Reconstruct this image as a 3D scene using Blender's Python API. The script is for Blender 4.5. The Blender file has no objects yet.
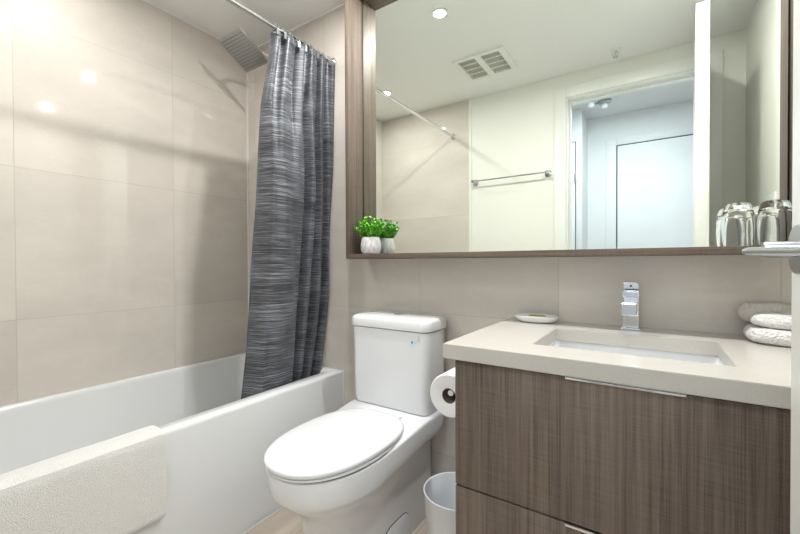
import bpy, bmesh, math, random
from mathutils import Vector, Matrix
random.seed(7)
PI = math.pi
scn = bpy.context.scene
COL = scn.collection

# ------------------------------------------------------------------ camera
F_PX = 384.9
th, pit, rol = .5877, -.0102, -.0042
R0 = Vector((math.cos(th), math.sin(th), 0)); F0 = Vector((-math.sin(th), math.cos(th), 0)); U0 = Vector((0, 0, 1))
Fw = F0*math.cos(pit) + U0*math.sin(pit); Up = -F0*math.sin(pit) + U0*math.cos(pit)
Rt = R0*math.cos(rol) + Up*math.sin(rol); Up2 = -R0*math.sin(rol) + Up*math.cos(rol)
cam = bpy.data.cameras.new('camera'); cam.sensor_width = 36; cam.lens = F_PX/800*36; cam.clip_start = .02
camo = bpy.data.objects.new('camera', cam); COL.objects.link(camo)
m = Matrix((Rt, Up2, -Fw)).transposed().to_4x4(); m.translation = Vector((0, -1.52, 1.082))
camo.matrix_world = m
scn.camera = camo

# ------------------------------------------------------------------ world, exposure, lights
w = bpy.data.worlds.new('world'); scn.world = w; w.use_nodes = True
w.node_tree.nodes['Background'].inputs[0].default_value = (.8, .87, 1, 1)
w.node_tree.nodes['Background'].inputs[1].default_value = .3
scn.view_settings.view_transform = 'Standard'; scn.view_settings.look = 'None'
scn.view_settings.gamma = 1; scn.view_settings.use_curve_mapping = False
scn.view_settings.exposure = 0.15
ZC = 2.43
SPOTS = [(-.976, -.445), (-.027, -.445), (-1.785, -1.075)]
SPOT_W = [14, 14, 5.2]
HALL_W = 24
WARM = (1, .99, .972)

def lamp(name, kind, loc, energy, col=(1, 1, 1), size=.05, rot=(0, 0, 0), **k):
    l = bpy.data.lights.new(name, kind); l.energy = energy; l.color = col
    if kind == 'AREA':
        l.shape = k.get('shape', 'SQUARE'); l.size = size
        if 'size_y' in k: l.size_y = k['size_y']
    else:
        l.shadow_soft_size = size
    if kind == 'SPOT': l.spot_size = k.get('angle', 2.4); l.spot_blend = k.get('blend', .6)
    o = bpy.data.objects.new(name, l); COL.objects.link(o); o.location = loc; o.rotation_euler = rot
    return o
for (x, y), e in zip(SPOTS, SPOT_W):
    lamp('downlight_lamp', 'AREA', (x, y, ZC-.005), e, WARM, .058, shape='DISK')
lamp('hall_ceiling_lamp', 'AREA', (-.2, -2.0, 2.53), HALL_W, (.84, .92, 1), .4)

# ------------------------------------------------------------------ node helpers / materials
def mat(name, col=(.8, .8, .8), rough=.5, metal=0, spec=.5, **k):
    m = bpy.data.materials.new(name); m.use_nodes = True
    b = m.node_tree.nodes['Principled BSDF']
    b.inputs['Base Color'].default_value = (*col, 1); b.inputs['Roughness'].default_value = rough
    b.inputs['Metallic'].default_value = metal; b.inputs['Specular IOR Level'].default_value = spec
    for a, v in k.items():
        b.inputs[a.replace('_', ' ')].default_value = v
    return m, m.node_tree, b
def nd(nt, t, **k):
    n = nt.nodes.new(t)
    for a, v in k.items(): setattr(n, a, v)
    return n
def mth(nt, op, a, b=None):
    n = nd(nt, 'ShaderNodeMath', operation=op)
    for i, v in enumerate((a, b)):
        if v is None: continue
        if isinstance(v, (int, float)): n.inputs[i].default_value = v
        else: nt.links.new(v, n.inputs[i])
    return n.outputs[0]
def noise(nt, scale, vec=None, detail=4, rough=.55, mapscale=None):
    if vec is None: vec = nd(nt, 'ShaderNodeTexCoord').outputs['Object']
    if mapscale:
        mp = nd(nt, 'ShaderNodeMapping'); mp.inputs['Scale'].default_value = mapscale
        nt.links.new(vec, mp.inputs[0]); vec = mp.outputs[0]
    n = nd(nt, 'ShaderNodeTexNoise'); n.inputs['Scale'].default_value = scale
    n.inputs['Detail'].default_value = detail; n.inputs['Roughness'].default_value = rough
    nt.links.new(vec, n.inputs['Vector']); return n.outputs[0]
def ramp(nt, fac, stops):
    r = nd(nt, 'ShaderNodeValToRGB')
    while len(r.color_ramp.elements) < len(stops): r.color_ramp.elements.new(.5)
    for e, (p, c) in zip(r.color_ramp.elements, stops): e.position = p; e.color = (*c, 1)
    nt.links.new(fac, r.inputs[0]); return r.outputs[0]
def mix(nt, fac, a, b):
    n = nd(nt, 'ShaderNodeMix', data_type='RGBA')
    for s, v in ((0, fac), (6, a), (7, b)):
        if isinstance(v, (int, float)): n.inputs[s].default_value = v
        elif isinstance(v, tuple): n.inputs[s].default_value = (*v, 1)
        else: nt.links.new(v, n.inputs[s])
    return n.outputs[2]
def bump(nt, b, h, strength=.2, dist=.002):
    n = nd(nt, 'ShaderNodeBump'); n.inputs['Strength'].default_value = strength; n.inputs['Distance'].default_value = dist
    nt.links.new(h, n.inputs['Height']); nt.links.new(n.outputs[0], b.inputs['Normal'])

def tile_mat(name, axis, off, per=.622, zoff=.856, zper=.626, base=(.672, .625, .568), half=.0013):
    m, nt, b = mat(name, base, .09, spec=.5)
    tc = nd(nt, 'ShaderNodeTexCoord').outputs['Object']
    sp = nd(nt, 'ShaderNodeSeparateXYZ'); nt.links.new(tc, sp.inputs[0])
    def line(c, o, p):
        f = mth(nt, 'DIVIDE', mth(nt, 'SUBTRACT', c, o), p)
        f = mth(nt, 'SUBTRACT', f, mth(nt, 'FLOOR', mth(nt, 'ADD', f, .5)))
        return mth(nt, 'LESS_THAN', mth(nt, 'MULTIPLY', mth(nt, 'ABSOLUTE', f), p), half)
    def cell(c, o, p): return mth(nt, 'FLOOR', mth(nt, 'DIVIDE', mth(nt, 'SUBTRACT', c, o), p))
    h = sp.outputs[axis]; z = sp.outputs[2]
    g = mth(nt, 'MAXIMUM', line(h, off, per), line(z, zoff, zper))
    cx = nd(nt, 'ShaderNodeCombineXYZ')
    nt.links.new(cell(h, off, per), cx.inputs[0]); nt.links.new(cell(z, zoff, zper), cx.inputs[1])
    wn = nd(nt, 'ShaderNodeTexWhiteNoise'); nt.links.new(cx.outputs[0], wn.inputs['Vector'])
    va = nd(nt, 'ShaderNodeVectorMath', operation='ADD'); nt.links.new(tc, va.inputs[0])
    sc = nd(nt, 'ShaderNodeVectorMath', operation='SCALE'); nt.links.new(wn.outputs['Color'], sc.inputs[0]); sc.inputs['Scale'].default_value = 7
    nt.links.new(sc.outputs[0], va.inputs[1])
    n1 = noise(nt, 1.3, va.outputs[0], 6, .6, (1, 1, 2.6))
    c1 = ramp(nt, n1, [(.3, tuple(x*.90 for x in base)), (.55, base), (.72, tuple(min(1, x*1.10) for x in base))])
    n2 = noise(nt, 2.6, va.outputs[0], 8, .65, (1, 1, 2))
    vein = mth(nt, 'LESS_THAN', mth(nt, 'ABSOLUTE', mth(nt, 'SUBTRACT', n2, .5)), .006)
    c2 = mix(nt, mth(nt, 'MULTIPLY', vein, .12), c1, tuple(min(1, x*1.25) for x in base))
    c3 = mix(nt, g, c2, (.50, .475, .43))
    nt.links.new(c3, b.inputs['Base Color'])
    r = mth(nt, 'ADD', mth(nt, 'MULTIPLY', g, .5), .035); nt.links.new(r, b.inputs['Roughness'])
    inv = mth(nt, 'SUBTRACT', 1.0, g); bump(nt, b, inv, .3, .001)
    return m
def wood_mat(name, dark=(.062, .044, .034), light=(.205, .160, .128), horiz=False):
    m, nt, b = mat(name, light, .55, spec=.3)
    tc = nd(nt, 'ShaderNodeTexCoord').outputs['Object']
    sp = nd(nt, 'ShaderNodeSeparateXYZ'); nt.links.new(tc, sp.inputs[0])
    cx = nd(nt, 'ShaderNodeCombineXYZ')
    a = mth(nt, 'ADD', sp.outputs[0], mth(nt, 'MULTIPLY', sp.outputs[1], 1.0))
    if horiz:
        nt.links.new(mth(nt, 'ADD', sp.outputs[2], mth(nt, 'MULTIPLY', sp.outputs[1], 1.0)), cx.inputs[0]); nt.links.new(sp.outputs[0], cx.inputs[2])
    else:
        nt.links.new(a, cx.inputs[0]); nt.links.new(sp.outputs[2], cx.inputs[2])
    v = cx.outputs[0]
    big = noise(nt, 1, v, 3, .5, (7, 1, .7))
    fine = noise(nt, 1, v, 5, .7, (330, 1, 4))
    mid = noise(nt, 1, v, 4, .6, (75, 1, 1.4))
    saw = noise(nt, 1, v, 3, .6, (9, 1, 330))
    s = mth(nt, 'ADD', mth(nt, 'ADD', mth(nt, 'MULTIPLY', fine, .36), mth(nt, 'MULTIPLY', mid, .34)),
            mth(nt, 'ADD', mth(nt, 'MULTIPLY', big, .18), mth(nt, 'MULTIPLY', saw, .14)))
    c = ramp(nt, s, [(.39, dark), (.49, tuple((p+q)/2 for p, q in zip(dark, light))), (.60, light)])
    nt.links.new(c, b.inputs['Base Color'])
    bump(nt, b, s, .25, .001)
    return m

M = {}
M['tile_left'] = tile_mat('tile left', 1, -.46)
M['tile_back'] = tile_mat('tile back', 0, -.303, per=.60)
M['tile_front'] = tile_mat('tile front', 0, -1.274, per=.92)
M['paint'] = mat('painted wall', (.83, .825, .775), .5)[0]
M['ceiling'] = mat('ceiling paint', (.88, .88, .86), .6)[0]
M['trim'] = mat('trim paint', (.84, .84, .81), .3)[0]
M['hall'] = mat('hall paint', (.78, .80, .81), .5)[0]
M['hall_door'] = mat('hall door paint', (.82, .84, .86), .6)[0]
M['caulk'] = mat('caulk', (.80, .77, .73), .5)[0]
M['dark'] = mat('dark gap', (.015, .014, .013), .6)[0]
M['wood'] = wood_mat('vanity wood')
M['woodh'] = wood_mat('shelf wood', horiz=True)
M['quartz'], nt, b = mat('quartz', (.54, .515, .47), .2)
nt.links.new(ramp(nt, noise(nt, 260, detail=2), [(.35, (.52, .495, .45)), (.65, (.555, .53, .485))]), b.inputs['Base Color'])
M['ceramic'] = mat('ceramic', (.76, .77, .785), .07, spec=.6)[0]
M['acrylic'] = mat('tub acrylic', (.76, .775, .785), .12, spec=.5)[0]
M['chrome'] = mat('chrome', (.75, .77, .80), .07, 1)[0]
M['satin'] = mat('satin chrome', (.50, .52, .54), .28, 1)[0]
M['headmetal'] = mat('shower head metal', (.36, .37, .365), .35, 1)[0]
M['nozzle_gap_shade'] = mat('nozzle rubber', (.16, .17, .17), .6)[0]  # also colours the dark fillers that act as shade in toilet gaps
M['mirror'] = mat('mirror', (.84, .885, .83), .0, 1)[0]
M['glass'] = mat('glass', (1, 1, 1), 0, Transmission_Weight=1.0, IOR=1.33)[0]
M['plastic'] = mat('white plastic', (.80, .81, .83), .3)[0]
M['paper'], nt, b = mat('toilet paper', (.86, .85, .84), .95); bump(nt, b, noise(nt, 400), .3, .001)
M['card'] = mat('cardboard core', (.22, .17, .13), .8)[0]
M['vent_dark'] = mat('vent mesh', (.40, .395, .35), .7)[0]
M['blue'] = mat('blue sticker', (.03, .38, .55), .4)[0]
M['greydot'] = mat('grey print', (.35, .38, .40), .5)[0]
M['teal'] = mat('teal sticker', (.05, .50, .50), .4)[0]
M['soap'] = mat('green soap', (.35, .38, .10), .5)[0]
M['soil'] = mat('soil', (.04, .03, .02), .9)[0]
M['stem'] = mat('plant stem', (.10, .20, .03), .6)[0]
M['leaf'], nt, b = mat('leaf', (.10, .42, .03), .45)
nt.links.new(ramp(nt, noise(nt, 70, detail=1), [(.35, (.045, .28, .012)), (.65, (.22, .62, .05))]), b.inputs['Base Color'])
M['pot'], nt, b = mat('concrete pot', (.60, .61, .62), .85)
n = noise(nt, 90, detail=6, mapscale=(1, 1, .5)); nt.links.new(ramp(nt, n, [(.35, (.46, .48, .50)), (.6, (.68, .68, .68))]), b.inputs['Base Color']); bump(nt, b, n, .5, .002)
M['floor'], nt, b = mat('floor tile', (.56, .48, .40), .35)
n = noise(nt, 1, detail=6, rough=.6, mapscale=(14, 1.6, 1))
c = ramp(nt, n, [(.3, (.45, .375, .30)), (.7, (.64, .56, .475))])
tc = nd(nt, 'ShaderNodeTexCoord').outputs['Object']; sp = nd(nt, 'ShaderNodeSeparateXYZ'); nt.links.new(tc, sp.inputs[0])
f = mth(nt, 'DIVIDE', sp.outputs[0], .2); f = mth(nt, 'SUBTRACT', f, mth(nt, 'FLOOR', f))
nt.links.new(mix(nt, mth(nt, 'LESS_THAN', f, .012), c, (.33, .29, .24)), b.inputs['Base Color'])
M['hallfloor'] = mat('hall floor', (.42, .34, .27), .4)[0]
M['towel'], nt, b = mat('white towel', (.82, .81, .79), .95, Sheen_Weight=.3)
n = noise(nt, 130, detail=2); bump(nt, b, n, 1, .012)
M['beige_towel'], nt, b = mat('beige towel', (.62, .58, .52), .95, Sheen_Weight=.3)
n = noise(nt, 130, detail=2); bump(nt, b, n, .8, .010)
M['mat_cloth'], nt, b = mat('bath mat cloth', (.80, .79, .755), .95, Sheen_Weight=.3)
n = noise(nt, 380, detail=3, rough=.6)
nt.links.new(ramp(nt, n, [(.35, (.77, .765, .75)), (.5, (.88, .875, .86))]), b.inputs['Base Color']); bump(nt, b, n, .9, .004)
# curtain: horizontal slubs, uv driven
M['curtain'], nt, b = mat('curtain fabric', (.1, .1, .12), .42, Sheen_Weight=.1, spec=.5)
uv = nd(nt, 'ShaderNodeTexCoord').outputs['UV']
s1 = noise(nt, 1, uv, 3, .65, (4, 230, 1)); s2 = noise(nt, 1, uv, 3, .65, (12, 620, 1)); s3 = noise(nt, 1, uv, 2, .5, (2, 9, 1))
s = mth(nt, 'ADD', mth(nt, 'ADD', mth(nt, 'MULTIPLY', s1, .5), mth(nt, 'MULTIPLY', s2, .35)), mth(nt, 'MULTIPLY', s3, .15))
nt.links.new(ramp(nt, s, [(.42, (.012, .013, .017)), (.485, (.052, .056, .066)), (.545, (.14, .148, .168)), (.62, (.36, .38, .41))]), b.inputs['Base Color'])
bump(nt, b, s, .35, .002)
def emit(name, col, st):
    m = bpy.data.materials.new(name); m.use_nodes = True; b = m.node_tree.nodes['Principled BSDF']
    b.inputs['Emission Color'].default_value = (*col, 1); b.inputs['Emission Strength'].default_value = st; return m
M['lens'] = emit('lit lens', (1, .97, .92), 22)
M['halllens'] = emit('lit hall lens', (.85, .93, 1), .3)

# ------------------------------------------------------------------ object helpers (all geometry in world coordinates)
def thing(name, label, cat, loc, group=None):
    o = bpy.data.objects.new(name, None); COL.objects.link(o); o.location = loc; o.empty_display_size = .05
    o['label'] = label; o['category'] = cat
    if group: o['group'] = group
    return o
def root_loc(p):
    while p.parent: p = p.parent
    return p.location.copy()
def obj(name, bm, m, parent=None, loc=(0, 0, 0), smooth=True, angle=.6, label=None):
    off = root_loc(parent) if parent else Vector(loc)
    bmesh.ops.translate(bm, verts=bm.verts, vec=-off)
    bmesh.ops.recalc_face_normals(bm, faces=bm.faces)
    me = bpy.data.meshes.new(name); bm.to_mesh(me); bm.free()
    if smooth:
        for p in me.polygons: p.use_smooth = True
        me.set_sharp_from_angle(angle=angle)
    me.materials.append(M[m] if isinstance(m, str) else m)
    o = bpy.data.objects.new(name, me); COL.objects.link(o)
    if parent: o.parent = parent
    else: o.location = loc
    if label: o['label'] = label
    return o
def tag(o, label, cat, group=None):
    o['label'] = label; o['category'] = cat
    if group: o['group'] = group
    return o
def struct(name, bm, m, parent=None, **k):
    o = obj(name, bm, m, parent, **k)
    if not parent: o['kind'] = 'structure'
    return o
def box(bm, x0, x1, y0, y1, z0, z1, bev=0, seg=2, mtx=None):
    v = [bm.verts.new((x, y, z)) for x in (x0, x1) for y in (y0, y1) for z in (z0, z1)]
    fs = [bm.faces.new([v[i] for i in q]) for q in ((0, 1, 3, 2), (4, 6, 7, 5), (0, 4, 5, 1), (2, 3, 7, 6), (0, 2, 6, 4), (1, 5, 7, 3))]
    if bev:
        es = list({e for f in fs for e in f.edges})
        r = bmesh.ops.bevel(bm, geom=es, offset=bev, segments=seg, affect='EDGES', profile=.5)
        v = list({q for f in r['faces'] for q in f.verts} | {q for q in v if q.is_valid})
    if mtx: bmesh.ops.transform(bm, matrix=mtx, verts=v)
    return bm
def B(*a, **k):
    bm = bmesh.new(); return box(bm, *a, **k)
def loft(bm, loops, cap0=True, cap1=True, close=True):
    rows = [[bm.verts.new(p) for p in L] for L in loops]
    n = len(rows[0])
    for a, b in zip(rows, rows[1:]):
        for i in range(n if close else n-1):
            j = (i+1) % n
            bm.faces.new((a[i], a[j], b[j], b[i]))
    for c, row in ((cap0, rows[0]), (cap1, rows[-1])):
        if c:
            ce = bm.verts.new(sum((q.co for q in row), Vector())/n)
            for i in range(n): bm.faces.new((row[i], row[(i+1) % n], ce))
    return bm
def lathe(bm, prof, c=(0, 0, 0), n=32, axis='Z', caps=True):
    """prof: (r, h) pairs"""
    loops = []
    for r, h in prof:
        L = []
        for i in range(n):
            t = 2*PI*i/n; a, b_ = r*math.cos(t), r*math.sin(t)
            p = {'Z': (a, b_, h), 'X': (h, a, b_), 'Y': (a, h, b_)}[axis]
            L.append((c[0]+p[0], c[1]+p[1], c[2]+p[2]))
        loops.append(L)
    return loft(bm, loops, caps, caps)
def tube(bm, pts, r, n=12, caps=True):
    pts = [Vector(p) for p in pts]; rs = r if isinstance(r, (list, tuple)) else [r]*len(pts)
    t0 = (pts[1]-pts[0]).normalized(); ref = Vector((0, 0, 1)) if abs(t0.z) < .9 else Vector((1, 0, 0))
    nrm = t0.cross(ref).normalized(); loops = []
    for i, p in enumerate(pts):
        t = ((pts[min(i+1, len(pts)-1)]-p).normalized() + (p-pts[max(i-1, 0)]).normalized()).normalized()
        nrm = (nrm - t*nrm.dot(t)).normalized(); bi = t.cross(nrm)
        loops.append([p + rs[i]*(nrm*math.cos(2*PI*k/n) + bi*math.sin(2*PI*k/n)) for k in range(n)])
    return loft(bm, loops, caps, caps)
def rrect(x0, x1, y0, y1, r, z, n=6):
    P = []
    for cx, cy, a0 in ((x1-r, y1-r, 0), (x0+r, y1-r, PI/2), (x0+r, y0+r, PI), (x1-r, y0+r, 3*PI/2)):
        for i in range(n+1):
            a = a0 + PI/2*i/n; P.append((cx+r*math.cos(a), cy+r*math.sin(a), z))
    return P
def outline(cx, yb, yc, yf, hw, z, n=72, ex=2.2, eb=2.5):
    P = []
    for i in range(n):
        t = 2*PI*i/n; c, s = math.cos(t), math.sin(t); e = 2/(ex if s < 0 else eb)
        # half width exponent matched on both halves at the joint
        x = cx + hw*math.copysign(abs(c)**e, c); L = (yc-yf) if s < 0 else (yb-yc)
        P.append((x, yc + L*math.copysign(abs(s)**e, s), z))
    return P
def torus(bm, c, R, r, axis='Y', n=24, k=8):
    rows = []
    for i in range(n):
        a = 2*PI*i/n; row = []
        for j in range(k):
            b_ = 2*PI*j/k; q = R + r*math.cos(b_); h = r*math.sin(b_)
            p = {'Y': (q*math.cos(a), h, q*math.sin(a)), 'Z': (q*math.cos(a), q*math.sin(a), h), 'X': (h, q*math.cos(a), q*math.sin(a))}[axis]
            row.append(bm.verts.new((c[0]+p[0], c[1]+p[1], c[2]+p[2])))
        rows.append(row)
    for i in range(n):
        for j in range(k):
            bm.faces.new((rows[i][j], rows[(i+1) % n][j], rows[(i+1) % n][(j+1) % k], rows[i][(j+1) % k]))
    return bm

# ------------------------------------------------------------------ room shell
XL, XR, YB, YF = -2.18, .43, 0.0, -1.564
WT = .12
DX0, DX1, DZ = -.548, .226, 2.266
struct('floor', B(XL-WT, XR+WT, YF-WT, WT, -.1, 0), 'floor')
struct('ceiling', B(XL-WT, XR+WT, YF-WT, WT, ZC, ZC+.1), 'ceiling')
struct('wall_left', B(XL-WT, XL, YF-WT, WT, 0, ZC), 'tile_left')
struct('wall_back', B(XL, XR+WT, 0, WT, 0, ZC), 'tile_back')
struct('wall_right', B(XR, XR+WT, YF-WT, 0, 0, ZC), 'paint')
bm = B(-1.29, DX0, YF-WT, YF, 0, ZC); box(bm, DX1, XR, YF-WT, YF, 0, ZC); box(bm, DX0, DX1, YF-WT, YF, DZ, ZC)
struct('wall_front', bm, 'paint')
struct('wall_front_tiled', B(XL, -1.29, YF-WT, YF+.006, 0, ZC), 'tile_front')
struct('trim_1', B(-1.29, -1.272, YF, YF+.010, .516, ZC), 'trim')
# caulk lines
struct('trim_2', B(XL, -1.212, -.009, 0, ZC-.009, ZC), 'trim')
struct('trim_3', B(XL, XL+.008, -.008, 0, .516, ZC-.006), 'caulk')
struct('trim_4', B(XL, XL+.005, YF, -.008, ZC-.005, ZC), 'trim')
struct('trim_5', B(-1.374, -1.369, -1.55, 0, 0, .005), 'caulk')
struct('trim_6', B(-1.374, -1.367, -.006, 0, .005, .516), 'caulk')
struct('baseboard_front', B(-1.27, DX0-.09, YF, YF+.012, 0, .10, bev=.002), 'trim')
# door frame: casing both jambs and head, plus jamb lining and stop
bm = B(DX0-.075, DX0+.004, YF, YF+.014, 0, DZ+.075, bev=.003)
box(bm, DX1-.004, DX1+.10, YF, YF+.014, 0, DZ+.075, bev=.003)
box(bm, DX0+.004, DX1-.004, YF, YF+.014, DZ-.004, DZ+.075, bev=.003)
struct('trim_7', bm, 'trim')
bm = B(DX0-.004, DX0+.014, YF-WT-.014, YF, 0, DZ); box(bm, DX1-.002, DX1+.010, YF-WT-.014, YF, 0, DZ); box(bm, DX0+.014, DX1-.002, YF-WT-.014, YF, DZ-.014, DZ)
box(bm, DX0+.014, DX0+.026, YF-.095, YF-.055, 0, DZ-.014); box(bm, DX0+.026, DX1-.002, YF-.095, YF-.055, DZ-.026, DZ-.014)
struct('trim_8', bm, 'trim')
# the hall behind the doorway
HY = -3.02; HZ = 2.56; H0 = YF-WT
struct('hall_floor', B(-1.9, 1.5, HY-.5, H0, -.1, 0), 'hallfloor')
struct('hall_ceiling', B(-1.9, 1.5, HY-.5, H0, HZ, HZ+.1), 'hall')
struct('wall_hall_far', B(-.60, 1.5, HY-WT, HY, 0, HZ), 'hall')
struct('wall_hall_step', B(-1.9, -.60, -2.66-WT-.24, -2.66, 0, HZ), 'hall')
struct('wall_hall_left', B(-2.0, -1.9, HY, H0, 0, HZ), 'hall')
struct('wall_hall_right', B(1.5, 1.6, HY-.2, H0, 0, HZ), 'hall')
struct('wall_hall_near', B(-1.9, 1.5, H0, H0+.001, ZC, HZ), 'hall')
# far door with casing
bm = B(-.43, -.337, HY, HY+.016, 0, 2.33, bev=.003); box(bm, -.337, .50, HY, HY+.016, 2.252, 2.33, bev=.003); box(bm, .50, .59, HY, HY+.016, 0, 2.33, bev=.003)
struct('trim_9', bm, 'hall')
d = struct('door_1', B(-.327, .49, HY, HY+.008, .01, 2.244, bev=.002), 'hall_door')
bm = B(-.337, -.327, HY-.001, HY+.002, 0, 2.252); box(bm, -.327, .50, HY-.001, HY+.002, 2.244, 2.252)
struct('far_door_gap_shade', bm, 'dark')  # dark strips standing in for the shaded gap around the far door
bm = lathe(bmesh.new(), [(.0, 0), (.028, 0), (.028, .010), (.012, .012), (.010, .045), (.022, .052), (.026, .07), (.015, .085), (0, .088)], (.42, HY+.008, 1.03), 20, 'Y')
obj('door_knob', bm, 'satin', d)
# second door in the stepped wall
bm = B(-.652, -.615, -2.66, -2.645, 0, 2.32, bev=.003); box(bm, -1.60, -.652, -2.66, -2.645, 2.255, 2.32)
struct('trim_11', bm, 'hall')
d = struct('door_2', B(-1.50, -.660, -2.66, -2.65, .01, 2.246, bev=.002), 'hall_door')
struct('step_door_gap_shade', B(-.660, -.652, -2.661, -2.657, 0, 2.25), 'dark')  # dark strip put in as shade along this door's edge
obj('door_hinge', B(-.664, -.646, -2.652, -2.643, 1.85, 1.95, bev=.002), 'satin', d)

# ------------------------------------------------------------------ open bathroom door with lever
LX0, LX1, LY0, LY1 = .148, .198, YF+.014, -.812
door = struct('door_3', B(LX0, LX1, LY0, LY1, .010, 2.262, bev=.0015), 'trim')
hx, hy, hz = LX0, -.858, 1.0965
h = obj('door_handle', lathe(bmesh.new(), [(.0315, 0), (.0315, -.005), (.030, -.008), (.0, -.008)], (hx, hy, hz), 40, 'X'), 'satin', door)
bm = bmesh.new(); lathe(bm, [(.0105, -.008), (.0105, -.036), (.0095, -.0385)], (hx, hy, hz), 28, 'X')
# blade sweeping from the hub back towards the hinges
secs = []
for t in [i/12 for i in range(13)]:
    yy = hy + .012 - .135*t; xx = hx - .0455 + .022*t**1.3
    wx = .0125 - .001*t; wz = .0055 - .0010*t
    if t == 0: wx, wz = .011, .004
    if t == 1: wx, wz = .0105, .004
    secs.append([(xx + wx*math.copysign(abs(math.cos(a))**.6, math.cos(a)), yy, hz-.001-.004*t + wz*math.copysign(abs(math.sin(a))**.6, math.sin(a))) for a in [2*PI*k/24 for k in range(24)]])
loft(bm, secs)
obj('lever', bm, 'satin', h)
obj('latch_plate', B(LX0+.012, LX1-.012, LY1-.0005, LY1+.0015, hz-.03, hz+.03, bev=.0005), 'satin', door)
for z in (.25, 1.15, 2.0):
    obj('door_hinge', lathe(bmesh.new(), [(.007, 0), (.007, .09)], (LX1+.004, YF+.018, z), 12), 'satin', door)

RD = Matrix.Rotation(.052, 4, 'Z'); pv = Vector((LX0, LY1, 0))
door.location = pv - RD @ pv; door.rotation_euler = (0, 0, .052)

# ------------------------------------------------------------------ downlights
LBL = ['round lit downlight in ceiling above the toilet', 'round lit downlight in ceiling above the sink', 'round lit downlight in ceiling above the bathtub']
for (x, y), l in zip(SPOTS, LBL):
    t = thing('recessed_downlight', l, 'ceiling light', (x, y, ZC), 'round ceiling downlights')
    obj('trim_ring', lathe(bmesh.new(), [(.045, -.001), (.047, -.004), (.032, -.006), (.030, 0)], (x, y, ZC), 40, caps=False), 'trim', t)
    obj('lens', lathe(bmesh.new(), [(.030, -.001), (.030, -.003), (.0, -.003)], (x, y, ZC), 32), 'lens', t)
t = thing('hall_light', 'small chrome ceiling light with white globes in the hall', 'ceiling light', (-.43, -2.56, HZ))
obj('base_plate', lathe(bmesh.new(), [(.06, 0), (.06, -.012), (.05, -.02), (0, -.02)], (-.40, -2.575, HZ), 24), 'satin', t)
obj('arm', tube(bmesh.new(), [(-.40, -2.575, HZ-.015), (-.44, -2.55, HZ-.025), (-.50, -2.51, HZ-.025)], .008), 'satin', t)
for px, py in ((-.40, -2.60), (-.50, -2.51)):
    obj('globe', lathe(bmesh.new(), [(.0, -.018), (.02, -.02), (.028, -.035), (.024, -.052), (.0, -.06)], (px, py, HZ), 16), 'halllens', t)

# ------------------------------------------------------------------ ceiling vent and sprinkler
vx0, vx1, vy0, vy1 = -1.142, -.792, -1.258, -.932
t = thing('ceiling_vent', 'white rectangular ceiling exhaust vent with two slatted grilles', 'vent', ((vx0+vx1)/2, (vy0+vy1)/2, ZC))
bm = bmesh.new(); P = [(vx0+.028, vx0+.148), (vx0+.188, vx1-.040)]
zt, zb_ = ZC, ZC-.014
box(bm, vx0, P[0][0], vy0, vy1, zb_, zt); box(bm, P[0][1], P[1][0], vy0, vy1, zb_, zt); box(bm, P[1][1], vx1, vy0, vy1, zb_, zt)
for a, c in P:
    box(bm, a, c, vy0, vy0+.028, zb_, zt); box(bm, a, c, vy1-.028, vy1, zb_, zt)
obj('frame', bm, 'trim', t, smooth=False)
for a, c in P:
    g = obj('grille', B(a, c, vy0+.028, vy1-.028, ZC-.003, ZC-.0005), 'vent_dark', t)
    L = vy1-vy0-.056
    for k in range(1, 4):
        y = vy0+.028+L*k/4; obj('slat', B(a, c, y-.003, y+.003, ZC-.010, ZC-.003), 'trim', g, smooth=False)
sx, sy = -.218, -1.385
t = thing('fire_sprinkler', 'small chrome sprinkler head on the ceiling near the door', 'sprinkler', (sx, sy, ZC))
obj('escutcheon', lathe(bmesh.new(), [(.030, 0), (.028, -.006), (.016, -.010), (0, -.010)], (sx, sy, ZC), 28), 'trim', t)
obj('body', lathe(bmesh.new(), [(.008, -.010), (.008, -.022), (.004, -.024), (.003, -.040)], (sx, sy, ZC), 14), 'chrome', t)
bm = tube(bmesh.new(), [(sx-.008, sy, ZC-.02), (sx-.016, sy, ZC-.032), (sx-.004, sy, ZC-.046)], .0025, 8); tube(bm, [(sx+.008, sy, ZC-.02), (sx+.016, sy, ZC-.032), (sx+.004, sy, ZC-.046)], .0025, 8)
obj('yoke', bm, 'satin', t)
obj('deflector', lathe(bmesh.new(), [(.0, -.045), (.016, -.047), (.016, -.049), (.0, -.049)], (sx, sy, ZC), 20), 'satin', t)

# ------------------------------------------------------------------ bathtub
t = thing('bathtub', 'white alcove bathtub with a flat apron along the tiled wall', 'bathtub', (-1.78, -.78, 0))
X0, X1, Y0, Y1, ZR = XL+.001, -1.374, YF+.008, -.001, .516
bx0, bx1, by0, by1 = X0+.030, -1.446, Y0+.07, -.066
loops = [rrect(X0, X1, Y0, Y1, .004, 0), rrect(X0, X1, Y0, Y1, .004, ZR-.012), rrect(X0, X1-.002, Y0, Y1, .004, ZR-.004), rrect(X0, X1-.007, Y0, Y1, .006, ZR),
         rrect(bx0-.004, bx1+.004, by0-.004, by1+.004, .055, ZR), rrect(bx0, bx1, by0, by1, .05, ZR-.004), rrect(bx0+.003, bx1-.003, by0+.005, by1-.004, .05, ZR-.02),
         rrect(bx0+.03, bx1-.025, by0+.10, by1-.03, .06, .25), rrect(bx0+.045, bx1-.04, by0+.16, by1-.045, .07, .17), rrect(bx0+.085, bx1-.08, by0+.20, by1-.09, .08, .145)]
obj('shell', loft(bmesh.new(), loops), 'acrylic', t, angle=.9)
obj('drain', lathe(bmesh.new(), [(.0, .146), (.03, .148), (.033, .146)], (-1.8, -.22, 0), 24), 'chrome', t)
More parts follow.
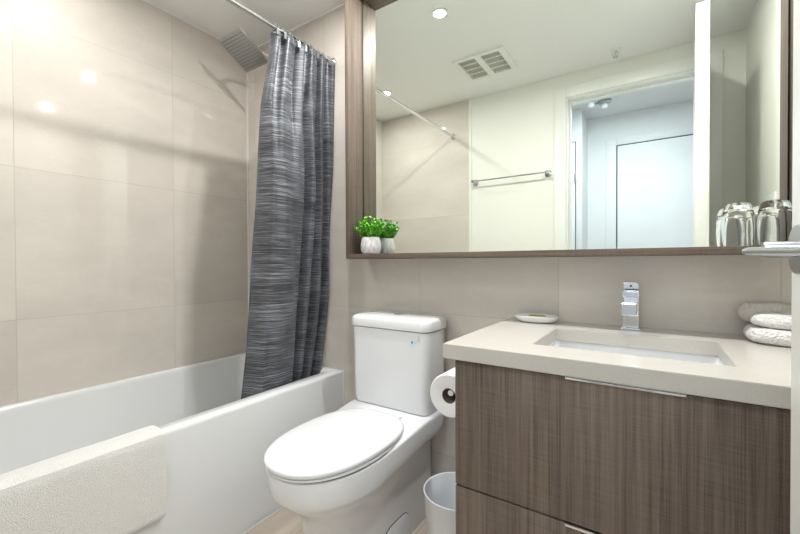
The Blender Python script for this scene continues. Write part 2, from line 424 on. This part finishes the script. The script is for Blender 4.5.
obj('overflow_cover', lathe(bmesh.new(), [(.035, 0), (.033, -.008), (.0, -.012)], (-1.8, -.088, .40), 28, 'Y'), 'chrome', t)

# bath mat folded over the tub rim
t_ = bmesh.new(); ny = 60
ym0, ym1 = -1.50, -.893
prof = [(-1.462, .36), (-1.458, .45), (-1.453, .505), (-1.446, .5225), (-1.43, .5255), (-1.40, .5265), (-1.380, .5245), (-1.366, .516), (-1.3625, .50), (-1.361, .44), (-1.360, .34), (-1.3595, .245)]
def dens(P, k=6):
    o = []
    for a, c in zip(P, P[1:]):
        for i in range(k): o.append((a[0]+(c[0]-a[0])*i/k, a[1]+(c[1]-a[1])*i/k))
    return o+[P[-1]]
prof = dens(prof, 5)
top, bot = [], []
for i, (x, z) in enumerate(prof):
    a = prof[max(i-1, 0)]; c = prof[min(i+1, len(prof)-1)]
    tx, tz = c[0]-a[0], c[1]-a[1]; L = math.hypot(tx, tz); nx, nz = -tz/L, tx/L
    if nx*1 + nz*1 < 0 and i > len(prof)//3: nx, nz = -nx, -nz
    if i <= len(prof)//3 and nz < 0 and nx > 0: nx, nz = -nx, -nz
    top.append((x, z)); bot.append((nx, nz))
rows = []
for j in range(ny+1):
    f = j/ny; y = ym0+(ym1-ym0)*f; row = []
    for i, (x, z) in enumerate(prof):
        q = i/(len(prof)-1)
        row.append((x + .0012*math.sin(y*31+q*9), y + (.004*math.sin(z*22) if j == ny else 0), z + (.0015*math.sin(y*17) if q > .95 else 0)))
    rows.append(row)
vs = [[t_.verts.new(p) for p in r] for r in rows]
for a, c in zip(vs, vs[1:]):
    for i in range(len(a)-1): t_.faces.new((a[i], a[i+1], c[i+1], c[i]))
bm_o = obj('bath_mat', t_, 'mat_cloth', loc=(-1.41, -1.2, .52))
tag(bm_o, 'white terry bath mat folded over the front edge of the bathtub', 'bath mat')
sm = bm_o.modifiers.new('thickness', 'SOLIDIFY'); sm.thickness = .009; sm.offset = 0
bv = bm_o.modifiers.new('bevel', 'BEVEL'); bv.width = .003; bv.segments = 2; bv.limit_method = 'ANGLE'; bv.angle_limit = .9

# ------------------------------------------------------------------ shower head
t = thing('rain_shower', 'square chrome rain shower head on a wall arm above the tub', 'shower head', (-1.853, -.25, 2.224))
mt = Matrix.Translation((-1.853, -.25, 2.224)) @ Matrix.Rotation(-.516, 4, 'X')
obj('head_plate', B(-.1, .1, -.1, .1, 0, .008, bev=.0015, mtx=mt), 'headmetal', t)
bm = bmesh.new()
for i in range(11):
    for j in range(11):
        p = mt @ Vector((-.082+.0164*i, -.082+.0164*j, 0)); q = mt @ Vector((-.082+.0164*i, -.082+.0164*j, -.003))
        tube(bm, [p, q], .0027, 6)
o = obj('nozzles', bm, 'nozzle_gap_shade', t); o['kind'] = 'stuff'
c = mt @ Vector((0, 0, .008)); c2 = mt @ Vector((0, 0, .035))
obj('swivel', tube(bmesh.new(), [c, mt @ Vector((0, 0, .018)), mt @ Vector((0, 0, .03)), mt @ Vector((0, 0, .040))], [.022, .020, .014, .010]), 'chrome', t)
obj('arm', tube(bmesh.new(), [mt @ Vector((0, 0, .035)), (-1.853, -.215, 2.268), (-1.853, -.19, 2.272), (-1.853, -.01, 2.272)], .009), 'chrome', t)
obj('flange', lathe(bmesh.new(), [(.03, 0), (.028, -.006), (.012, -.012)], (-1.853, 0, 2.272), 24, 'Y'), 'chrome', t)

# ------------------------------------------------------------------ curtain rod and curtain
RX, RZ = -1.432, 2.147
t = thing('curtain_rod', 'chrome shower curtain rod spanning above the bathtub', 'curtain rod', (RX, -.78, RZ))
obj('rod', tube(bmesh.new(), [(RX, YF+.016, RZ), (RX, -.008, RZ)], .0115, 20), 'chrome', t)
obj('end_flange', lathe(bmesh.new(), [(.024, 0), (.024, -.012), (.016, -.022), (.0125, -.024)], (RX, -.0005, RZ), 24, 'Y'), 'chrome', t)
obj('end_flange', lathe(bmesh.new(), [(.024, 0), (.024, .012), (.016, .022), (.0125, .024)], (RX, YF+.0065, RZ), 24, 'Y'), 'chrome', t)

def interp(T, v):
    if v <= T[0][0]: return T[0][1]
    for (a, p), (c, q) in zip(T, T[1:]):
        if v <= c:
            f = (v-a)/(c-a); return p+(q-p)*f
    return T[-1][1]
def sm_interp(T, v):
    for (a, p), (c, q) in zip(T, T[1:]):
        if v <= c:
            f = (v-a)/(c-a); f = f*f*(3-2*f); return p+(q-p)*f
    return T[-1][1]
YLt = [(.30, -.500), (.5, -.476), (.65, -.462), (.93, -.448), (1.36, -.428), (1.8, -.425), (1.96, -.405), (2.12, -.385)]
YRt = [(.30, -.080), (.5, -.055), (.65, -.042), (.93, -.018), (1.36, -.012), (1.8, -.012), (2.12, -.012)]
XCt = [(.30, -1.515), (.5, -1.500), (.93, -1.475), (1.5, -1.452), (2.12, -1.432)]
FB = [(0, -.070), (.03, -.068), (.11, .022), (.26, .034), (.50, .026), (.56, -.095), (.62, .030), (.66, .028), (.72, -.060), (.78, .030), (.83, .018), (.885, -.055), (.94, .024), (1, .016)]
FT = [(0, -.035), (.06, .014), (.12, -.024), (.20, .024), (.28, .010), (.345, -.030), (.43, .024), (.52, -.028), (.60, .020), (.67, .010), (.73, -.026), (.80, .020), (.87, -.022), (.94, .010), (1, .022)]
NU, NZ = 260, 90
ZT, ZBt = 2.138, .33
vsx = []
bm = bmesh.new(); uvl = bm.loops.layers.uv.new('UVMap')
plen = [0]
for k in range(NZ+1):
    z = ZBt+(ZT-ZBt)*k/NZ; row = []
    yl, yr, xc = interp(YLt, z), interp(YRt, z), interp(XCt, z)
    bl = min(1, max(0, (z-1.45)/.62)); bl = bl*bl*(3-2*bl)
    for i in range(NU+1):
        u = i/NU
        xb = sm_interp(FB, u)
        wob = .005*math.sin(z*5.1+u*11)+.003*math.sin(z*9+u*31)
        xt = sm_interp(FT, u)*1.0
        x = xc + xb*(1-bl) + xt*bl + wob*(1-bl)
        uu = u + (.012*math.sin(z*2.6+u*6))*(1 if 0 < i < NU else 0)*min(1, u*8, (1-u)*8)
        y = yl+(yr-yl)*uu + .006*bl*math.sin(u*2*PI*15)
        if u < .02: y += .012*(1-u/.02)
        zz = z
        if k == NZ: zz += .004*math.sin(u*2*PI*7.5)
        if z < .66: x = min(x, -1.458+.09*max(0, (z-.525)/.135))
        y = min(y, -.006)
        row.append(bm.verts.new((x, y, zz)))
    vsx.append(row)
arc = [0]
mid = vsx[NZ//3]
for a, c in zip(mid, mid[1:]): arc.append(arc[-1]+(c.co-a.co).length)
for k in range(NZ):
    for i in range(NU):
        f = bm.faces.new((vsx[k][i], vsx[k][i+1], vsx[k+1][i+1], vsx[k+1][i]))
        for lp, (ii, kk) in zip(f.loops, ((i, k), (i+1, k), (i+1, k+1), (i, k+1))):
            lp[uvl].uv = (arc[ii], ZBt+(ZT-ZBt)*kk/NZ)
t = thing('shower_curtain', 'dark grey streaked fabric shower curtain drawn to the back wall', 'shower curtain', (RX, -.2, RZ-.02))
cu = obj('fabric', bm, 'curtain', t, angle=3.0)
md = cu.modifiers.new('thickness', 'SOLIDIFY'); md.thickness = .0018; md.offset = 0
for k in range(9):
    y = -.375+.041*k
    obj('curtain_ring', torus(bmesh.new(), (RX, y, RZ-.004), .019, .0022), 'chrome', t)
    obj('grommet_tab', B(RX+.014, RX+.020, y-.007, y+.007, RZ-.038, RZ-.010, bev=.002), 'plastic' if k in (3, 4) else 'nozzle_gap_shade', t)

# ------------------------------------------------------------------ mirror cabinet with wood frame
fx0, fx1, fi0, fi1 = -1.211, .322, -1.193, .303
fy0, fz0, fz1 = -.159, 1.102, 1.124
ft = 2.366
t = thing('framed_mirror', 'large wall mirror in a deep brown wood shelf frame over vanity', 'mirror', (-.44, 0, fz0))
obj('frame_side', B(fx0, fi0, fy0, -.001, fz0, ZC-.002, bev=.0008), 'wood', t)
obj('frame_side', B(fi1, fx1, fy0, -.001, fz0, ZC-.002, bev=.0008), 'wood', t)
obj('shelf', B(fi0, fi1, fy0, -.001, fz0, fz1, bev=.0008), 'woodh', t)
obj('frame_top', B(fi0, fi1, fy0, -.001, ft, ZC-.002, bev=.0008), 'woodh', t)
obj('mirror_pane', B(fi0+.006, fi1-.005, -.052, -.047, fz1+.002, ft-.002), 'mirror', t, smooth=False)
obj('backing', B(fi0, fi1, -.046, -.002, fz1, ft), 'dark', t, smooth=False)

# ------------------------------------------------------------------ vanity
VX0, VX1, VY, VT = -.452, XR-.002, -.575, .824
t = thing('vanity_cabinet', 'brown woodgrain vanity cabinet with two drawers', 'vanity', ((VX0+VX1)/2, -.29, 0))
bm = B(VX0, VX0+.018, VY+.020, -.001, .10, VT)
box(bm, VX1-.018, VX1, VY+.020, -.001, .10, VT); box(bm, VX0+.018, VX1-.018, VY+.020, -.001, .10, .118); box(bm, VX0+.018, VX1-.018, -.012, -.001, .118, VT)
obj('body', bm, 'wood', t)
obj('drawer_gap_shade', B(VX0+.018, VX1-.018, VY+.021, VY+.023, .118, .60), 'dark', t)  # black sheet added so the slit between the drawers reads as shade
obj('counter_shade_strip', B(VX0+.018, VX1-.018, VY+.021, VY+.030, VT-.03, VT-.001), 'dark', t)  # black strip added as the shadow between countertop and upper drawer
obj('toe_kick', B(VX0+.03, VX1, VY+.08, VY+.095, 0, .10), 'wood', t)
HX0, HX1 = -.174, .050
for z0, z1 in ((.485, VT-.005), (.112, .480)):
    dr = obj('drawer', B(VX0, VX1, VY, VY+.019, z0, z1, bev=.0008), 'wood', t)
    bm = B(HX0, HX1, VY-.004, VY-.002, z1-.0045, z1+.0015, bev=.0005); box(bm, HX0, HX1, VY-.004, VY+.014, z1, z1+.0018)
    obj('handle', bm, 'chrome', dr)
# countertop with sink hole
CT, CB = .8636, VT
xs = [-.4825, -.276, .139, XR-.001]; ys = [-.590, -.467, -.174, -.001]
bm = bmesh.new()
for zt in (CT, CB):
    g = [[bm.verts.new((x, y, zt)) for y in ys] for x in xs]
    for i in range(3):
        for j in range(3):
            if (i, j) != (1, 1): bm.faces.new((g[i][j], g[i+1][j], g[i+1][j+1], g[i][j+1]))
    if zt == CT: G = g
def q(a, b_): bm.faces.new((a[0], a[1], b_[1], b_[0]))
ring = [(0, 0), (1, 0), (2, 0), (3, 0), (3, 1), (3, 2), (3, 3), (2, 3), (1, 3), (0, 3), (0, 2), (0, 1)]
for a, b_ in zip(ring, ring[1:]+ring[:1]): bm.faces.new((G[a[0]][a[1]], G[b_[0]][b_[1]], g[b_[0]][b_[1]], g[a[0]][a[1]]))
ring = [(1, 1), (2, 1), (2, 2), (1, 2)]
for a, b_ in zip(ring, ring[1:]+ring[:1]): bm.faces.new((G[a[0]][a[1]], G[b_[0]][b_[1]], g[b_[0]][b_[1]], g[a[0]][a[1]]))
bmesh.ops.recalc_face_normals(bm, faces=bm.faces)
es = [e for e in bm.edges if len(e.link_faces) == 2 and e.calc_face_angle() > 1]
bmesh.ops.bevel(bm, geom=es, offset=.0015, segments=2, affect='EDGES')
tag(obj('countertop', bm, 'quartz', loc=(-.03, -.29, CB)), 'beige quartz countertop with a rectangular sink cutout on the vanity', 'countertop')
t = thing('sink_basin', 'white rectangular undermount sink basin set into the countertop', 'sink', (-.07, -.32, .70))
a, c, d_, e_ = xs[1]-.008, xs[2]+.008, ys[1]-.008, ys[2]+.008
loops = [rrect(a-.018, c+.018, d_-.018, e_+.018, .03, CB-.001), rrect(a, c, d_, e_, .022, CB-.001), rrect(a+.004, c-.004, d_+.004, e_-.004, .025, CB-.03),
         rrect(a+.012, c-.012, d_+.012, e_-.012, .03, .745), rrect(a+.035, c-.035, d_+.035, e_-.035, .03, .722), rrect(-.09, -.05, -.32-.02, -.30, .018, .718)]
obj('bowl', loft(bmesh.new(), loops, False, True), 'ceramic', t, angle=1.2)
obj('drain', lathe(bmesh.new(), [(.0, .722), (.018, .7225), (.022, .7205)], (-.07, -.32, 0), 24), 'chrome', t)

# ------------------------------------------------------------------ faucet
fx, fy = -.068, -.060
t = thing('faucet', 'square chrome single lever faucet behind the sink', 'faucet', (fx, fy, CT))
obj('base_plate', B(fx-.026, fx+.026, fy-.026, fy+.026, CT, CT+.007, bev=.001), 'chrome', t, angle=.3)
obj('body', B(fx-.021, fx+.021, fy-.021, fy+.021, CT+.007, CT+.128, bev=.0015), 'chrome', t, angle=.3)
obj('spout', B(fx-.019, fx+.019, fy-.135, fy-.020, CT+.060, CT+.096, bev=.0015), 'chrome', t, angle=.3)
obj('aerator', lathe(bmesh.new(), [(.010, 0), (.010, -.004), (.0, -.004)], (fx, fy-.118, CT+.060), 20), 'satin', t)
obj('collar', B(fx-.024, fx+.022, fy-.024, fy+.022, CT+.106, CT+.124, bev=.0015), 'chrome', t, angle=.3)
obj('cartridge_ring', B(fx-.017, fx+.017, fy-.017, fy+.017, CT+.128, CT+.132), 'nozzle_gap_shade', t)
hd = obj('lever_handle', B(fx-.021, fx+.021, fy-.021, fy+.021, CT+.132, CT+.152, bev=.0015), 'chrome', t, angle=.3)
obj('lever_plate', B(fx-.019, fx+.019, fy-.085, fy+.016, CT+.152, CT+.157, bev=.0012), 'chrome', hd, angle=.3)
obj('indicator', lathe(bmesh.new(), [(.0035, 0), (.0035, -.0006), (0, -.0006)], (fx, fy-.021, CT+.142), 12, 'Y'), 'nozzle_gap_shade', hd)

# ------------------------------------------------------------------ soap dish
sx, sy = -.367, -.072
t = thing('soap_dish', 'oval white ribbed soap dish on the left end of the countertop', 'soap dish', (sx, sy, CT))
def oval(rx, ry, z, n=56, rib=0):
    return [(sx+(rx+rib*math.cos(28*2*PI*i/n*.5))*math.cos(2*PI*i/n), sy+(ry+rib*math.cos(28*2*PI*i/n*.5))*math.sin(2*PI*i/n), CT+z) for i in range(n)]
obj('dish', loft(bmesh.new(), [oval(.050, .028, 0), oval(.062, .036, .003), oval(.074, .045, .012), oval(.079, .049, .022), oval(.079, .049, .025), oval(.074, .044, .026), oval(.066, .037, .019), oval(.05, .025, .014)]), 'ceramic', t, angle=1.2)
bm = bmesh.new()
for k in range(7):
    x = sx-.045+.015*k; box(bm, x-.003, x+.003, sy-.024, sy+.024, CT+.013, CT+.018, bev=.001)
obj('ribs', bm, 'ceramic', t)
so = loft(bmesh.new(), [[(sx+.004+.030*s*math.cos(a), sy+.014*s*math.sin(a), CT+z) for a in [2*PI*k/24 for k in range(24)]] for s, z in ((.8, .0181), (1, .021), (1, .024), (.8, .027))])
tag(obj('soap_bar', so, 'soap', loc=(sx, sy, CT+.018)), 'small olive green soap lying in the white soap dish', 'soap')

# ------------------------------------------------------------------ folded washcloths
def cushion(bm, cx, cy, hx_, hy_, z0, z1, rot=0, ex=3.0, wob=.002, seed=0, n=64, rings=10, tilt=0):
    loops = []
    for k in range(rings+1):
        a = -PI/2 + PI*k/rings; s = max(0, math.cos(a)); s = .62+.38*s**.55 if 0 < k < rings else .55
        h = (z0+z1)/2 + (z1-z0)/2*math.sin(a); L = []
        for i in range(n):
            t = 2*PI*i/n; e = 2/ex
            x = hx_*s*math.copysign(abs(math.cos(t))**e, math.cos(t)); y = hy_*s*math.copysign(abs(math.sin(t))**e, math.sin(t))
            r = 1+wob*12*math.sin(3*t+seed)*.15+wob*4*math.sin(7*t+seed*2+a)
            x, y = x*r, y*r
            L.append((cx+x*math.cos(rot)-y*math.sin(rot), cy+x*math.sin(rot)+y*math.cos(rot), h+wob*math.sin(5*t+seed)*s*(1 if k > 1 else 0)+tilt*x))
        loops.append(L)
    return loft(bm, loops)
tag(obj('washcloth', cushion(bmesh.new(), .312, -.100, .108, .074, CT+.0005, CT+.043, .05, 3.2, .0015, 1), 'towel', loc=(.3, -.1, CT)), 'white textured folded washcloth at the bottom of the stack by the faucet', 'washcloth')
tag(obj('washcloth', cushion(bmesh.new(), .320, -.112, .106, .054, CT+.0435, CT+.078, .03, 2.8, .0015, 3), 'towel', loc=(.31, -.118, CT+.042)), 'smooth white rolled washcloth on top, in front of the beige one', 'washcloth')
tag(obj('washcloth', cushion(bmesh.new(), .310, -.030, .112, .027, CT+.0435, CT+.100, .0, 2.4, .0015, 5), 'beige_towel', loc=(.3, -.04, CT+.042)), 'beige rolled washcloth at the back of the stack against the wall', 'washcloth')

# ------------------------------------------------------------------ drinking glasses upside down on the mirror shelf
def glass(cx, cy, label):
    prof = [(.0325, 0), (.0345, .004), (.0350, .05), (.0340, .09), (.0310, .108), (.0265, .1165), (.019, .120), (.010, .1185), (.0, .117)]
    inn = [(.0, .100), (.012, .101), (.022, .099), (.0275, .093), (.0305, .080), (.0325, .05), (.0325, .004)]
    bm = bmesh.new(); n = 48; loops = []
    for r, h in prof[::-1][1:]: loops.append([(cx+r*math.cos(2*PI*i/n), cy+r*math.sin(2*PI*i/n), fz1+.0004+h) for i in range(n)])
    for r, h in inn[::-1][:-1]:
        loops.append([(cx+r*math.cos(2*PI*i/n), cy+r*math.sin(2*PI*i/n), fz1+.0004+h+.0) for i in range(n)])
    loft(bm, loops)
    tag(obj('drinking_glass', bm, 'glass', loc=(cx, cy, fz1), angle=1.5), label, 'glass', 'upside down glasses on the mirror shelf')
glass(.187, -.112, 'clear tumbler upside down on shelf, the left of two')
glass(.262, -.115, 'clear tumbler upside down on shelf, right one nearest the door')

# ------------------------------------------------------------------ potted plant
px, py = -1.101, -.109
KP = 1.33
t = thing('potted_plant', 'small leafy green plant in a pale grey pot on the mirror shelf', 'plant', (px, py, fz1))
pr = [(.022, 0), (.029, .003), (.0345, .018), (.0355, .038), (.033, .060), (.0295, .074), (.0285, .0755), (.027, .074), (.028, .060), (.0, .060)]
obj('pot', lathe(bmesh.new(), [(r*KP, fz1+h*1.03) for r, h in pr], (px, py, 0), 40), 'pot', t)
obj('soil', lathe(bmesh.new(), [(.036, fz1+.062), (.036, fz1+.068), (.0, fz1+.071)], (px, py, 0), 24), 'soil', t)
bs, bl = bmesh.new(), bmesh.new()
for k in range(54):
    a = random.random()*2*PI; r = random.random()**.6*.030; sp_ = .2+random.random()*1.0
    b0 = Vector((px+r*math.cos(a), py+r*math.sin(a), fz1+.064)); H = .030+.058*random.random()*(1.25-sp_*.45)
    dr_ = Vector((math.cos(a)*sp_*.88, math.sin(a)*sp_*.50, 1)).normalized()
    tip = b0+dr_*H*1.1
    tip.y = min(tip.y, -.062)
    tube(bs, [b0, (b0+tip)/2+Vector((0, 0, .003)), tip], .0008, 5)
    for q_ in range(11):
        f = .25+.75*q_/10; p = b0.lerp(tip, f); aa = q_*2.4+k; up = Vector((0, 0, 1))
        d0 = (Vector((math.cos(aa), math.sin(aa), .45+.5*f))).normalized(); L = .014+.006*random.random(); Wd = L*.42
        s_ = d0.cross(up).normalized(); nn = s_.cross(d0)
        if p.y + d0.y*L > -.056: d0.y = -abs(d0.y)
        pts = [p, p+d0*L*.35+s_*Wd*.8-nn*.0005, p+d0*L*.7+s_*Wd*.85, p+d0*L, p+d0*L*.7-s_*Wd*.85, p+d0*L*.35-s_*Wd*.8-nn*.0005]
        c_ = bl.verts.new(p+d0*L*.5+nn*.001); V = [bl.verts.new(x_) for x_ in pts]
        for i in range(6): bl.faces.new((V[i], V[(i+1) % 6], c_))
obj('stems', bs, 'stem', t); lf = obj('foliage', bl, 'leaf', t, angle=3)

# ------------------------------------------------------------------ toilet
cx = -.94
t = thing('toilet', 'white two piece skirted toilet with closed lid beside the bathtub', 'toilet', (cx, -.38, 0))
def U(hw, yf, yc, z, yb=-.03, hb=None, n=72):
    P = []; hb = hb or hw
    for i in range(n):
        a = 2*PI*i/n; c, s = math.cos(a), math.sin(a)
        if s < 0:
            e = 2/2.25; x = hw*math.copysign(abs(c)**e, c); y = yc-(yc-yf)*abs(s)**e
        else:
            e = 2/9.; x = math.copysign(abs(c)**e, c); y = yc+(yb-yc)*abs(s)**e
            f = (y-yc)/(yb-yc); x *= hw+(hb-hw)*f
        P.append((cx+x, y, z))
    return P
S = [(.000, .126, -.625, -.36, .126), (.012, .130, -.640, -.36, .130), (.20, .131, -.645, -.36, .130), (.240, .136, -.655, -.38, .130), (.275, .148, -.682, -.42, .131), (.305, .163, -.712, -.46, .133),
     (.330, .174, -.735, -.48, .140), (.346, .174, -.738, -.48, .160), (.350, .1865, -.757, -.48, .185), (.362, .1885, -.762, -.48, .200), (.385, .189, -.765, -.48, .205), (.425, .190, -.770, -.48, .206), (.433, .189, -.768, -.48, .205), (.437, .184, -.762, -.48, .200), (.4372, .15, -.70, -.48, .165)]
def lift(p):
    x, y, z = p
    if z < .33: return p
    f = min(1, max(0, (y+.335)/.11)); f = f*f*(3-2*f); k = (z-.33)/.107
    return (x, y, z + f*(.029*k + .020*(1-k)))
loops = [[lift(p) for p in U(hw, yf, yc, z, hb=hb)] for z, hw, yf, yc, hb in S]
# last loop: only pull in the front and sides, its back stays near the wall
bm = loft(bmesh.new(), loops[:-1], True, False)
NV = 72; bm.verts.ensure_lookup_table()
top_ = bm.verts[(len(loops)-2)*NV:(len(loops)-1)*NV] if False else None
row = [v for v in bm.verts][ (len(loops)-2)*NV : (len(loops)-1)*NV ]
for i in range(-NV//4, NV//4):
    a_, b_, c_, d_ = row[i % NV], row[(i+1) % NV], row[(NV//2-i-1) % NV], row[(NV//2-i) % NV]
    vs_ = []
    for q_ in (a_, b_, c_, d_):
        if q_ not in vs_: vs_.append(q_)
    if len(vs_) > 2: bm.faces.new(vs_)
obj('bowl', bm, 'ceramic', t, angle=.75)
obj('seat', loft(bmesh.new(), [outline(cx, -.262, -.5, -.772, .184, .4415), outline(cx, -.262, -.5, -.777, .187, .4435), outline(cx, -.262, -.5, -.777, .187, .449), outline(cx, -.264, -.5, -.770, .182, .4515)]), 'ceramic', t)
obj('seat_gap_shade', loft(bmesh.new(), [outline(cx, -.27, -.5, -.763, .183, .4355), outline(cx, -.27, -.5, -.763, .183, .4425)]), 'nozzle_gap_shade', t)  # dark filler painted as the shade between seat and bowl rim
LL = [(.975, .4518), (.992, .4535), (1, .456), (1, .464), (.993, .4675), (.975, .4705), (.93, .4728), (.80, .4745), (.4, .4755)]
loops = []
for s_, z in LL:
    loops.append([(cx+(x-cx)*s_, -.5+(y+.5)*s_, z) for x, y, _ in outline(cx, -.243, -.5, -.782, .187, 0, eb=2.6)])
obj('lid', loft(bmesh.new(), loops), 'ceramic', t, angle=.8)
for s_ in (-1, 1): obj('hinge', B(cx+s_*.075-.02, cx+s_*.075+.02, -.262, -.240, .440, .470, bev=.004), 'ceramic', t)
def TK(a, z, r=.035): return rrect(cx-.204+a, cx+.190-a, -.205+a, -.030, r, z)
tk = obj('tank', loft(bmesh.new(), [TK(.014, .4670), TK(.008, .470), TK(.004, .50), TK(-.001, .802)]), 'ceramic', t, angle=.8)
def TL(a, z, r=.04): return rrect(cx-.212+a, cx+.198-a, -.213+a, -.022-a*.3, r, z, n=8)
tl = obj('tank_lid', loft(bmesh.new(), [TL(.006, .8045), TL(.001, .807), TL(0, .812), TL(.001, .838), TL(.004, .846), TL(.010, .851), TL(.020, .854), TL(.07, .855)]), 'ceramic', t, angle=.8)
obj('tank_gap_shade', loft(bmesh.new(), [TK(.006, .8005), TK(.006, .8065)]), 'nozzle_gap_shade', t)  # dark filler in place of the shade under the tank lid
obj('flush_button', lathe(bmesh.new(), [(.026, .8552), (.026, .859), (.022, .861), (.0, .861)], (cx+.0, -.115, 0), 32), 'chrome', tl)
# access cap on the skirt, stickers
def oval_loop(x, yc, zc, ry, rz, n=40, ex=3.5):
    return [(x, yc+ry*math.copysign(abs(math.cos(2*PI*k/n))**(2/ex), math.cos(2*PI*k/n)), zc+rz*math.copysign(abs(math.sin(2*PI*k/n))**(2/ex), math.sin(2*PI*k/n))) for k in range(n)]
obj('cap_seam', loft(bmesh.new(), [oval_loop(cx+.127, -.333, .066, .082, .053), oval_loop(cx+.1320, -.333, .066, .082, .053)]), 'nozzle_gap_shade', t)
obj('access_cap', loft(bmesh.new(), [oval_loop(cx+.129, -.331, .0645, .079, .050), oval_loop(cx+.1335, -.331, .0645, .079, .050), oval_loop(cx+.1345, -.331, .0645, .075, .046)]), 'ceramic', t)
TYF = -.2065
obj('sticker_ring', lathe(bmesh.new(), [(.011, TYF), (.011, TYF-.0006), (0, TYF-.0006)], (-.818, 0, .762), 20, 'Y'), 'plastic', tk)
obj('sticker', lathe(bmesh.new(), [(.006, TYF-.0006), (.006, TYF-.0012), (0, TYF-.0012)], (-.818, 0, .762), 16, 'Y'), 'blue', tk, label='blue dot sticker')
bm = bmesh.new()
for k, (dx, dz) in enumerate(((0, .013), (.004, .006), (-.001, 0), (.004, -.006))):
    box(bm, -.790+dx, -.787+dx, TYF-.0008, TYF+.001, .772+dz, .7755+dz)
obj('print_marks', bm, 'greydot', tk, label='small grey printed marks')
obj('deck_sticker', lathe(bmesh.new(), [(.0045, .450), (.0045, .4545), (0, .4545)], (-.775, -.285, 0), 16), 'teal', t, label='teal dot sticker')

# ------------------------------------------------------------------ toilet paper on a chrome holder
tx, tz = -.531, .672
t = thing('toilet_roll', 'white toilet paper roll on a chrome holder at vanity side', 'toilet roll', (tx, -.40, tz))
bm = bmesh.new(); n = 48
def ringy(r, y): return [(tx+r*math.cos(2*PI*i/n), y, tz+r*math.sin(2*PI*i/n)) for i in range(n)]
y0, y1 = -.455, -.345
rows = [ringy(.0235, y0+.001), ringy(.0255, y0), ringy(.064, y0), ringy(.067, y0+.003), ringy(.067, y1-.003), ringy(.064, y1), ringy(.0235, y1)]
loft(bm, rows, False, False)
obj('paper', bm, 'paper', t, angle=.5)
bm = bmesh.new(); loft(bm, [ringy(.0234, y0+.0005), ringy(.0234, y1-.0005), ringy(.0222, y1-.0005), ringy(.0222, y0+.0005), ringy(.0234, y0+.0005)], False, False)
obj('core', bm, 'card', t)
t = thing('toilet_roll_holder', 'chrome toilet paper holder mounted on the vanity side panel', 'toilet roll holder', (VX0, -.33, tz))
hzz = tz+.006
obj('arm', tube(bmesh.new(), [(tx, -.443, hzz), (tx, -.34, hzz), (tx+.004, -.325, hzz), (tx+.012, -.322, hzz), (VX0-.008, -.322, hzz)], .0095, 16), 'chrome', t)
obj('wall_plate', lathe(bmesh.new(), [(.022, 0), (.022, -.006), (.012, -.010)], (VX0, -.322, hzz), 24, 'X'), 'chrome', t)

# ------------------------------------------------------------------ waste bin
bx, by = -.565, -.33
bm = lathe(bmesh.new(), [(.0, .002), (.093, .002), (.095, .006), (.110, .303), (.1125, .306), (.1125, .309), (.109, .309), (.107, .304), (.092, .010), (.0, .008)], (bx, by, 0), 48)
tag(obj('waste_bin', bm, 'plastic', loc=(bx, by, 0), angle=.9), 'round white open waste bin on the floor between toilet and vanity', 'waste bin')

# ------------------------------------------------------------------ towel bar on the front wall (seen in the mirror)
bx0, bx1, bz, byy = -1.235, -.665, 1.737, YF+.062
t = thing('towel_bar', 'long chrome towel bar mounted beside the doorway', 'towel bar', ((bx0+bx1)/2, YF, bz))
obj('bar', tube(bmesh.new(), [(bx0-.012, byy, bz), (bx1+.012, byy, bz)], .0065, 14), 'chrome', t)
for x in (bx0, bx1):
    p = obj('bracket', lathe(bmesh.new(), [(.026, 0), (.026, .006), (.012, .010), (.009, .05), (.012, .055), (.012, .072), (0, .074)], (x, YF, bz), 24, 'Y'), 'chrome', t)
# wall plate on the right wall (seen in the mirror)
t = thing('outlet_plate', 'wide white switch and outlet plate on the right wall, reflected behind the glasses', 'outlet', (XR, -.93, 1.34))
obj('cover', B(XR-.006, XR, -1.075, -.865, 1.27, 1.385, bev=.002), 'trim', t)
obj('socket', B(XR-.008, XR-.005, -.935, -.895, 1.295, 1.36, bev=.001), 'plastic', t)
for yy in (-.97, -1.045): obj('switch', B(XR-.008, XR-.005, yy-.017, yy+.017, 1.295, 1.36, bev=.001), 'plastic', t)
